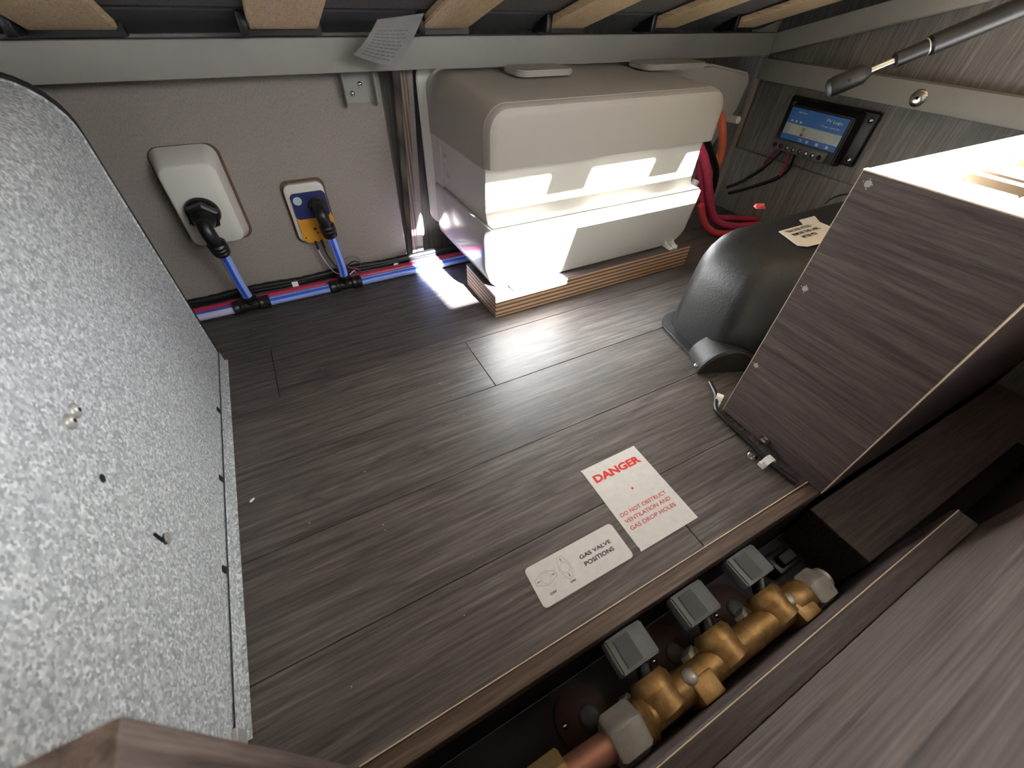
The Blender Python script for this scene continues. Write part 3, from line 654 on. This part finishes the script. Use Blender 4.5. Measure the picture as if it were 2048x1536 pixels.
# scallop at the near end of the left face
obj('arch_body', body, 'arch', wa, True, 50)
def flange_pts(off):
    xa = x0-off; pts = [(.60, yf+off)]
    for i in range(9):
        t = math.radians(90+90*i/8); r = .034+off*.6; pts.append((xa+r+r*math.cos(t), yf+off-r+r*math.sin(t)))
    pts += [(xa-.0205, .2310), (x0+.03, .2310)]
    return pts
bm = nb(); prism(bm, flange_pts(.0125), 2, .0005, .0050, .0020, 3); obj('flange', bm, 'arch', wa)
bm = nb(); dome(bm, (.4390, .2480, .0050), (0, 0, 1), .0042, .0030); obj('screw', bm, 'chrome', wa)
TM = Matrix.Translation((.4705, .2235, 0)) @ Matrix.Rotation(math.radians(-23), 4, 'Z')
outl = [(-.0385*math.cos(PI*k/14), .0008+.037*math.sin(PI*k/14)) for k in range(15)]
c1 = nb(); prism(c1, outl, 1, .0, .040, 0, 2); bm = nb(); merge(bm, c1, 0, TM); obj('cable_tunnel', bm, 'arch', wa)
c1 = nb(); tube(c1, [(x, .0, z) for x, z in outl], .0034, 10, True, 3); bm = nb(); merge(bm, c1, 0, TM); obj('tunnel_rim', bm, 'arch', wa)
c1 = nb(); prism(c1, [(x*.93, z*.95) for x, z in outl], 1, -.0012, -.0002); bm = nb(); merge(bm, c1, 0, TM); obj('tunnel_opening', bm, 'dark', wa)
st_ = thing('arch_sticker', 'cream sticker with black text on the wheel arch cover', 'sticker', (.60, .26, .15))
zs = .1530
bm = nb(); prism(bm, [(.577, .3005), (.562, .262), (.572, .254), (.66, .250), (.66, .3005)], 2, .1508, .1518, .0002, 1); obj('sticker_sheet', bm, 'sticker2', st_)
bm = nb(); hull(bm, [(.625, .296, .1519), (.66, .296, .1519), (.625, .306, .1560), (.66, .306, .1560), (.625, .2965, .1523), (.66, .2965, .1523), (.625, .3065, .1564), (.66, .3065, .1564)]); obj('lifted_edge', bm, 'sticker', st_)
for k, s_ in enumerate(('TRACKER FITTED', 'REMOVE THIS LABEL', 'AFTER PDI')):
    text('lettering', s_, 'ink', st_, (.583+.006*(k == 2), .2905-.0095*k, .1518), (1, 0, 0), (0, 1, 0), (.052, .056, .030)[k], .0058, .01)
bm = nb(); hull(bm, [(.612, .365, .152), (.628, .36, .152), (.618, .375, .152), (.622, .362, .1605), (.617, .372, .158)], .0006, 1); tag(obj('red_terminal_cap', bm, 'red'), 'small red terminal cap showing behind the wheel arch cover', 'cap')

# ------------------------------------------------------------------ bench box on the right
bb = thing('bench_box', 'dark wood bench box with open pale plywood top at the right', 'bench box', (.65, .1, 0))
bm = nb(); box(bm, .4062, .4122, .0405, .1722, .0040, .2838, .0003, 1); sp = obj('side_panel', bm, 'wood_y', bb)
bm = nb(); box(bm, .4061, .4123, .0405, .1722, .28385, .2850); obj('top_edge', bm, 'edge', sp)
bm = nb(); box(bm, .4060, .4124, .0397, .0405, .0040, .2850); obj('near_edge', bm, 'edge', sp)
bm = nb(); box(bm, .4060, .4124, .1722, .1727, .0040, .2850); obj('far_edge', bm, 'edge', sp)
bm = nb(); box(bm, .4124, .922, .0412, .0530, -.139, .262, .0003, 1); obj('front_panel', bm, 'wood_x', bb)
bm = nb(); box(bm, .4124, .922, .1600, .1722, .0040, .2848, .0003, 1); obj('far_panel', bm, 'birch', bb)
def tops(xa, xb, ya, yb): bm_ = nb(); box(bm_, xa, xb, ya, yb, .2590, .2790, .0006, 1); obj('top_slat', bm_, 'birch', bb)
tops(.4124, .4790, .0968, .1420); tops(.5120, .5200, .0968, .1420); tops(.5340, .5720, .0968, .1420); tops(.6130, .922, .0968, .1420)
tops(.4124, .922, .1421, .1598); tops(.4124, .922, .0535, .0952)
for x in (.5120, .5340, .6130, .5720):
    bm = nb(); box(bm, x-.0007, x-.0001, .0968, .1420, .2592, .2784); obj('slot_edge_shade', bm, 'ply_shade', bb)  # ply edge strips coloured dark for the shade on these slot walls
for y, z in ((.1640, .2765), (.1635, .1835), (.1655, .0850)):
    bm = nb(); lathe(bm, (.4062, y, z), (-1, 0, 0), [(0, .0026), (.0002, .0026), (.0003, .0012)], 14); s_ = obj('screw', bm, 'zinc', sp)
    bm = nb()
    for k in range(4):
        t = k*1.37+y*40; cy, cz = y+.0036*math.cos(t), z+.0036*math.sin(t); hull(bm, [(.4061, cy, cz), (.4061, cy+.0011, cz+.0003), (.4061, cy+.0004, cz-.0009), (.4058, cy+.0005, cz-.0002)])
    obj('chipped_rim', bm, 'edge', s_)
# cap screws at the foot of the panel
bm = nb(); lathe(bm, (.4062, .1130, .0100), (-1, 0, 0), [(0, .0062), (.0008, .0062), (.0012, .0042), (.0035, .0046), (.0062, .0034), (.0070, .001)], 20); tag(obj('dome_bolt', bm, 'chrome'), 'chrome dome bolt on the side of the bench box', 'bolt')
bm = nb(); lathe(bm, (.3830, .1085, 0), (0, 0, 1), [(0, .0068), (.0009, .0068), (.0014, .0042), (.0035, .0044), (.0052, .0034), (.0060, .001)], 20); tag(obj('dome_bolt', bm, 'chrome'), 'chrome dome bolt standing on the floor beside the black cable', 'bolt')
cable('black_cable', 'black cable on the floor along the foot of the bench box', 'black', [(.4300, .2150, .0045), (.4180, .195, .0050), (.4010, .180, .0055), (.3955, .1700, .0060), (.3940, .1500, .0050), (.3930, .1250, .0050), (.3900, .095, .0050), (.3920, .075, .0045), (.3940, .0590, .0045)], .0030)
clip('cable_clip', 'white cable clip on the floor beside the chrome bolts', .3895, .0930, 0, .80, PI/2-.05)
clip('cable_clip', 'white cable clip half hidden behind the bench box corner', .4160, .1880, 0, .80, PI/2+.5)

# ------------------------------------------------------------------ stickers on the floor
ds = thing('danger_sticker', 'white sticker with red DANGER lettering on the floor', 'sticker', (.232, .131, 0))
bm = nb(); prism(bm, [(.1945, .0811), (.2696, .0815), (.2702, .1813), (.1941, .1809), (.1952, .1790), (.1948, .0860), (.1956, .0850)], 2, .0001, .0005); obj('sheet', bm, 'sticker', ds)
text('heading', 'DANGER', 'ink_red', ds, (.2015, .1602, .0005), (1, 0, 0), (0, 1, 0), .0627, .0094, .040, lift=.0001)
for s_, y, wd in (('DO NOT OBSTRUCT', .1168, .0605), ('VENTILATION AND', .1094, .0597), ('GAS DROP HOLES', .1015, .0593)):
    text('lettering', s_, 'ink_pink', ds, (.2004, y, .0005), (1, 0, 0), (0, 1, 0), wd, .0041, .008, lift=.0001)
bm = nb(); cyl(bm, (.2319, .1382, .0005), (.2319, .1382, .0007), .0013, 12); obj('red_dot', bm, 'ink_red', ds)
gs = thing('valve_sticker', 'white sticker reading GAS VALVE POSITIONS on the floor', 'sticker', (.137, .099, 0))
bm = nb(); prism(bm, rrect(.0876, .1862, .0808, .1179, .0040), 2, .0001, .0005); obj('sheet', bm, 'sticker', gs)
text('lettering', 'GAS VALVE', 'ink', gs, (.1392, .1013, .0005), (1, 0, 0), (0, 1, 0), .0356, .0037, .022, lift=.0001)
text('lettering', 'POSITIONS', 'ink', gs, (.1402, .0940, .0005), (1, 0, 0), (0, 1, 0), .0332, .0041, .022, lift=.0001)
text('lettering', 'ON', 'ink', gs, (.1196, .0879, .0005), (1, 0, 0), (0, 1, 0), .0052, .0021, .03, lift=.0001)
text('lettering', 'OFF', 'ink', gs, (.0980, .0877, .0005), (1, 0, 0), (0, 1, 0), .0068, .0020, .03, lift=.0001)
def diagram(cx, cy, rot, dashed):
    hexp = [(-.0105, .0023), (-.0012, .0060), (.0012, .0060), (.0105, .0023), (.0105, -.0023), (.0012, -.0060), (-.0012, -.0060), (-.0105, -.0023)]
    def R2(p): return (cx+p[0]*math.cos(rot)-p[1]*math.sin(rot), cy+p[0]*math.sin(rot)+p[1]*math.cos(rot))
    bm = nb(); H_ = [R2(p) for p in hexp]
    if not dashed: line(bm, H_, .00028, .00051, True)
    else:
        for a_, b_ in zip(H_, H_[1:]+H_[:1]):
            L = math.dist(a_, b_); n = max(1, round(L/.0022))
            for k in range(n):
                f0, f1 = k/n, (k+.62)/n; line(bm, [(a_[0]+(b_[0]-a_[0])*f0, a_[1]+(b_[1]-a_[1])*f0), (a_[0]+(b_[0]-a_[0])*f1, a_[1]+(b_[1]-a_[1])*f1)], .00028, .00051)
    line(bm, [(cx+.0046*math.cos(k*PI/14), cy+.0046*math.sin(k*PI/14)) for k in range(28)], .00018, .00051, True)
    for s_ in (-1, 1):
        line(bm, [R2((s_*.0060, 0)), R2((s_*.0088, 0))], .0007, .00052); line(bm, [R2((s_*.0076, .0010)), R2((s_*.0090, 0)), R2((s_*.0076, -.0010))], .00022, .00051)
    obj('valve_diagram', bm, 'ink_grey', gs, False)
diagram(.1017, .1021, 0, False); diagram(.1222, .1023, PI/2, True)
bm = nb(); line(bm, [(.1270, .1110), (.1285, .0990), (.1262, .0915), (.1250, .0815)], .0004, .0005); obj('crease', bm, 'sticker', gs, False)

# ------------------------------------------------------------------ gas manifold in the trench
mf = thing('gas_manifold', 'brass gas manifold with three grey taps in the slot', 'gas valve', (.22, -.018, -.035))
ZM = -.034; YM = -.0165
bm = nb(); lathe(bm, (.1190, YM, ZM), (1, 0, 0), [(0, .0150), (.002, .0162), (.0035, .0150), (.005, .0162), (.0065, .0150), (.008, .0162), (.0095, .0130), (.012, .0125), (.180, .0125), (.185, .0150), (.201, .0160), (.207, .0140)], 28); obj('manifold_tube', bm, 'brass', mf)
BX = (.1500, .2235, .2930); KX = (.1415, .2165, .2905)
for i in range(3):
    x = BX[i]-.006; kx = KX[i]
    bm = nb(); tube(bm, [(x+.001, YM-.006, ZM), (x, YM+.006, ZM+.001), (x-.001, YM+.016, ZM+.002)], .0175, 22, False, 4, 0, None); bmesh.ops.scale(bm, vec=(1, 1, 1), verts=bm.verts)
    lathe(bm, (x-.001, YM+.010, ZM+.002), (0, 1, .05), [(0, .0185), (.007, .0182), (.009, .0165), (.0115, .0150)], 22); obj('valve_body', bm, 'brass', mf)
    bm = nb(); cyl(bm, (x-.002, YM+.018, ZM+.004), (kx+.004, YM+.030, ZM+.006), .0072, 16); obj('valve_neck', bm, 'black', mf)
    hexs = [(-.0225, -.0010), (-.0200, .0060), (.0065, .0080), (.0225, .0020), (.0215, -.0100), (-.0190, -.0120)]
    bm = nb(); prism(bm, [(kx+a_*.95, -.0215+b_) for a_, b_ in hexs], 1, YM+.0285, .0395, .0014, 2); k_ = obj('tap_knob', bm, 'knob', mf)
    bm = nb(); box(bm, kx-.0125, kx+.0030, YM+.0310, .0365, -.0141, -.01375); obj('ribbed_grip', bm, 'knob_rib', k_)
    bm = nb(); hexnut(bm, (x-.021, YM+.008, ZM-.003), (-.6, 0, -1), .021, .012, .001, .2); cyl(bm, (x-.002, YM+.006, ZM-.002), (x-.018, YM+.008, ZM-.010), .0095, 14); obj('outlet_nut', bm, 'zinc', mf)
    bm = nb(); tube(bm, [(x-.0275, YM+.008, ZM-.012), (x-.0290, YM+.009, -.09), (x-.030, YM+.010, -.139)], .0044, 14); obj('outlet_pipe', bm, 'copper', mf)
for x in (.1795, .3060):
    bm = nb(); box(bm, x-.0100, x+.0125, -.0338, YM+.001, ZM-.016, ZM+.0135, .0016, 2); lg = obj('mounting_lug', bm, 'brass', mf)
    bm = nb(); dome(bm, (x-.0075, YM+.0035, ZM+.0120), (-.2, .3, 1), .0065, .0042); obj('lug_screw', bm, 'zinc', lg)
bm = nb(); hexnut(bm, (.0900, YM, ZM), (1, 0, 0), .0330, .0290, .003, .30); obj('end_nut', bm, 'zinc', mf)
bm = nb(); hexnut(bm, (.3260, YM-.002, ZM), (1, 0, 0), .0300, .0240, .003, .30); cyl(bm, (.350, YM, ZM), (.358, YM, ZM), .0105, 18); obj('end_nut', bm, 'zinc', mf)
bm = nb(); cyl(bm, (-.02, YM+.004, ZM-.002), (.092, YM, ZM), .0105, 22); tag(obj('copper_pipe', bm, 'copper'), 'copper gas pipe entering the left end of the brass manifold', 'pipe')
bm = nb(); hexnut(bm, (.0260, YM+.004, ZM-.001), (1, 0, 0), .0270, .0270, .002, .2); lathe(bm, (.008, YM+.004, ZM-.001), (1, 0, 0), [(0, .011)]+[(.002+k*.0018, .0115 if k % 2 else .0128) for k in range(9)], 20); tag(obj('brass_union', bm, 'brass2'), 'pale brass union nut on the copper pipe at the bottom edge', 'pipe fitting')
for k, x in enumerate((.1020, .2170, .3130)):
    o_ = thing('pipe_flange', ('dark brown round pipe flange below the left tap', 'dark brown round pipe flange below the middle tap', 'dark brown round pipe flange below the right tap')[k], 'flange', (x, .010, -.14))
    bm = nb(); lathe(bm, (x, .010, -.140), (0, 0, 1), [(0, .028), (.002, .028), (.003, .026)], 28); obj('disc', bm, 'brown_disc', o_)
    bm = nb(); lathe(bm, (x+.006, .006, -.137), (0, 0, 1), [(0, .011), (.002, .010), (.003, .008)], 20); obj('grommet', bm, 'term', o_)
    bm = nb(); dome(bm, (x-.020, .012, -.137), (0, 0, 1), .0032, .002); obj('screw', bm, 'chrome', o_)
bm = nb(); box(bm, .39, .43, .005, .030, -.139, -.120, .003, 2); box(bm, .397, .423, .010, .024, -.120, -.112, .002, 1); tag(obj('black_buckle', bm, 'black'), 'black plastic catch lying in the dark end of the slot', 'catch')
bm = nb(); tube(bm, [(.1, -.028, -.10), (.22, -.022, -.095), (.33, -.025, -.10), (.45, -.01, -.12)], .0025, 10); tag(obj('black_cable', bm, 'black'), 'thin black cable lying in the slot under the manifold', 'cable')

# ------------------------------------------------------------------ charge controller on the right wall
cc = thing('charge_controller', 'black solar charge controller with blue printed front on the right wall', 'controller', (.94, .5, .19))
XW = .955
bm = nb(); box(bm, .9440, XW-.0003, .4345, .6020, .1590, .2440, .0030, 3); fl = obj('mounting_flange', bm, 'black', cc)
bm = nb(); hull(bm, [(x, y, z) for x, y0_, y1_, z0_, z1_ in ((.9455, .4560, .5850, .1540, .2420), (.9200, .4570, .5790, .1580, .2330)) for y in (y0_, y1_) for z in (z0_, z1_)], .002, 2); obj('case', bm, 'black', cc)
XF = .9198
bm = nb(); box(bm, XF-.0006, XF, .4640, .5760, .1790, .2310); lp = obj('printed_front', bm, 'blue_label', cc)
bm = nb(); box(bm, XF-.0009, XF-.0006, .4640, .5755, .1885, .2060); obj('pale_band', bm, 'pale_label', lp)
bm = nb(); box(bm, XF-.0012, XF-.0009, .5440, .5640, .1895, .2045); obj('pale_table', bm, 'sticker', lp)
bm = nb()
for k in range(5): box(bm, XF-.0012, XF-.0009, .4740, .5320, .1895+k*.0031, .1910+k*.0031)
obj('pale_table', bm, 'sticker', lp)
for k, mt_ in enumerate(('red', 'amber', 'green')):
    bm = nb(); box(bm, XF-.0013, XF-.0009, .5340, .5390, .1895+k*.0048, .1935+k*.0048); obj('colour_bar', bm, mt_, lp)
text('lettering', 'PV Logic', 'white', lp, (XF-.0007, .5020, .2190), (0, -1, 0), (0, 0, 1), .030, .0060, .01)
text('lettering', 'Charge Controller', 'white', lp, (XF-.0007, .5080, .2110), (0, -1, 0), (0, 0, 1), .036, .0038, 0)
text('lettering', 'Solar Power', 'white', lp, (XF-.0007, .5600, .2240), (0, -1, 0), (0, 0, 1), .018, .0026, 0)
text('lettering', 'CE', 'white', lp, (XF-.0007, .5380, .1810), (0, -1, 0), (0, 0, 1), .007, .0045, 0)
bm = nb()
for y in (.566, .557, .548): box(bm, XF-.0009, XF-.0006, y-.0022, y+.0022, .2085, .2120)
for y in (.500, .480, .520): box(bm, XF-.0009, XF-.0006, y-.0026, y+.0026, .1810, .1855)
obj('white_icons', bm, 'sticker', lp)
bm = nb(); hull(bm, [(.9150, .4760, .1595), (.9150, .5830, .1595), (.9150, .4720, .1660), (.9150, .5850, .1660), (.9150, .4720, .1760), (.9150, .5850, .1760), (.9198, .4720, .1580), (.9198, .5860, .1580), (.9198, .4700, .1780), (.9198, .5860, .1780)], .0008, 1); tc = obj('terminal_cover', bm, 'term', cc)
for k in range(8):
    y = .5770-k*.0135
    bm = nb(); cyl(bm, (.9149, y, .1665), (.9142, y, .1665), .0042, 14); h_ = obj('terminal_hole', bm, 'dark', tc)
    if 0 < k < 7:
        bm = nb(); cyl(bm, (.9141, y-.001, .1668), (.9139, y-.001, .1668), .0024, 12); obj('terminal_screw', bm, 'chrome', tc)
for y, z in ((.5900, .1650), (.5900, .2320), (.4440, .1690), (.4440, .2320)):
    bm = nb(); dome(bm, (.9440, y, z), (-1, 0, 0), .0046, .003); obj('screw', bm, 'chrome', cc)
cc.location = (.94, .4885, .186)
for k, (mt_, lb, pts, r) in enumerate((('pink', 'thin red wire from the left terminals of the controller', [(.925, .562, .158), (.932, .572, .145), (.944, .588, .125), (.948, .592, .108)], .0022),
    ('black', 'thin black wire beside the left red wire under the controller', [(.925, .550, .158), (.934, .562, .142), (.944, .578, .122), (.948, .592, .104), (.951, .62, .08)], .0022),
    ('pink', 'thin red wire from the middle terminals of the controller', [(.925, .533, .158), (.932, .536, .140), (.944, .543, .118), (.948, .546, .104)], .0026),
    ('black', 'thin black wire from the middle terminals of the controller', [(.925, .524, .158), (.932, .526, .140), (.944, .534, .118), (.949, .548, .100)], .0024),
    ('black', 'thin black wire arching beside the bench box corner', [(.951, .385, .118), (.950, .400, .116), (.950, .425, .100), (.951, .44, .075)], .0018))):
    bm = nb(); tube(bm, pts, r, 10); tag(obj('thin_wire', bm, mt_), lb, 'wire')
for q_ in cc.children: pass
for lb, pts in (('black cable sleeve running down the right wall from the left wires', [(.948, .590, .108), (.950, .606, .090), (.951, .63, .066), (.951, .66, .045)]),
                ('black cable sleeve running down the right wall from the middle wires', [(.948, .545, .104), (.950, .558, .092), (.951, .585, .074), (.951, .62, .052), (.951, .65, .035)])):
    bm = nb(); tube(bm, pts, .0040, 12); tag(obj('cable_sleeve', bm, 'black_rubber'), lb, 'cable')
bm = nb(); box(bm, .949, .9548, .18, .680, .0, .128, .0006, 1); tag(obj('lower_panel', bm, 'wood_z'), 'lower grey wood panel below the controller on the right wall', 'panel')
# crumbs on the floor
cr = nb(); random.seed(11)
for k in range(46):
    x = random.uniform(-.12, .38); y = random.uniform(.07, .62); s_ = random.uniform(.0002, .0006)
    if .18 < x < .28 and .07 < y < .19 or .08 < x < .19 and .07 < y < .125 or (x > .23 and y > .46): continue
    hull(cr, [(x, y, .0001), (x+s_*2, y+s_, .0001), (x+s_, y-s_, .0001), (x+s_*.7, y+s_*.3, s_)])
c_ = tag(obj('crumbs', cr, 'edge', None, False), 'scattered pale crumbs on the dark floor', 'crumbs'); c_['kind'] = 'stuff'
bm = nb(); lathe(bm, (-.1245, .302, .001), (.8, .6, 0), [(0, .0003), (.001, .0011), (.003, .0013), (.005, .0008), (.0058, .0002)], 10); tag(obj('wood_chip', bm, 'sticker2'), 'small pale chip on the floor beside the locker', 'chip')
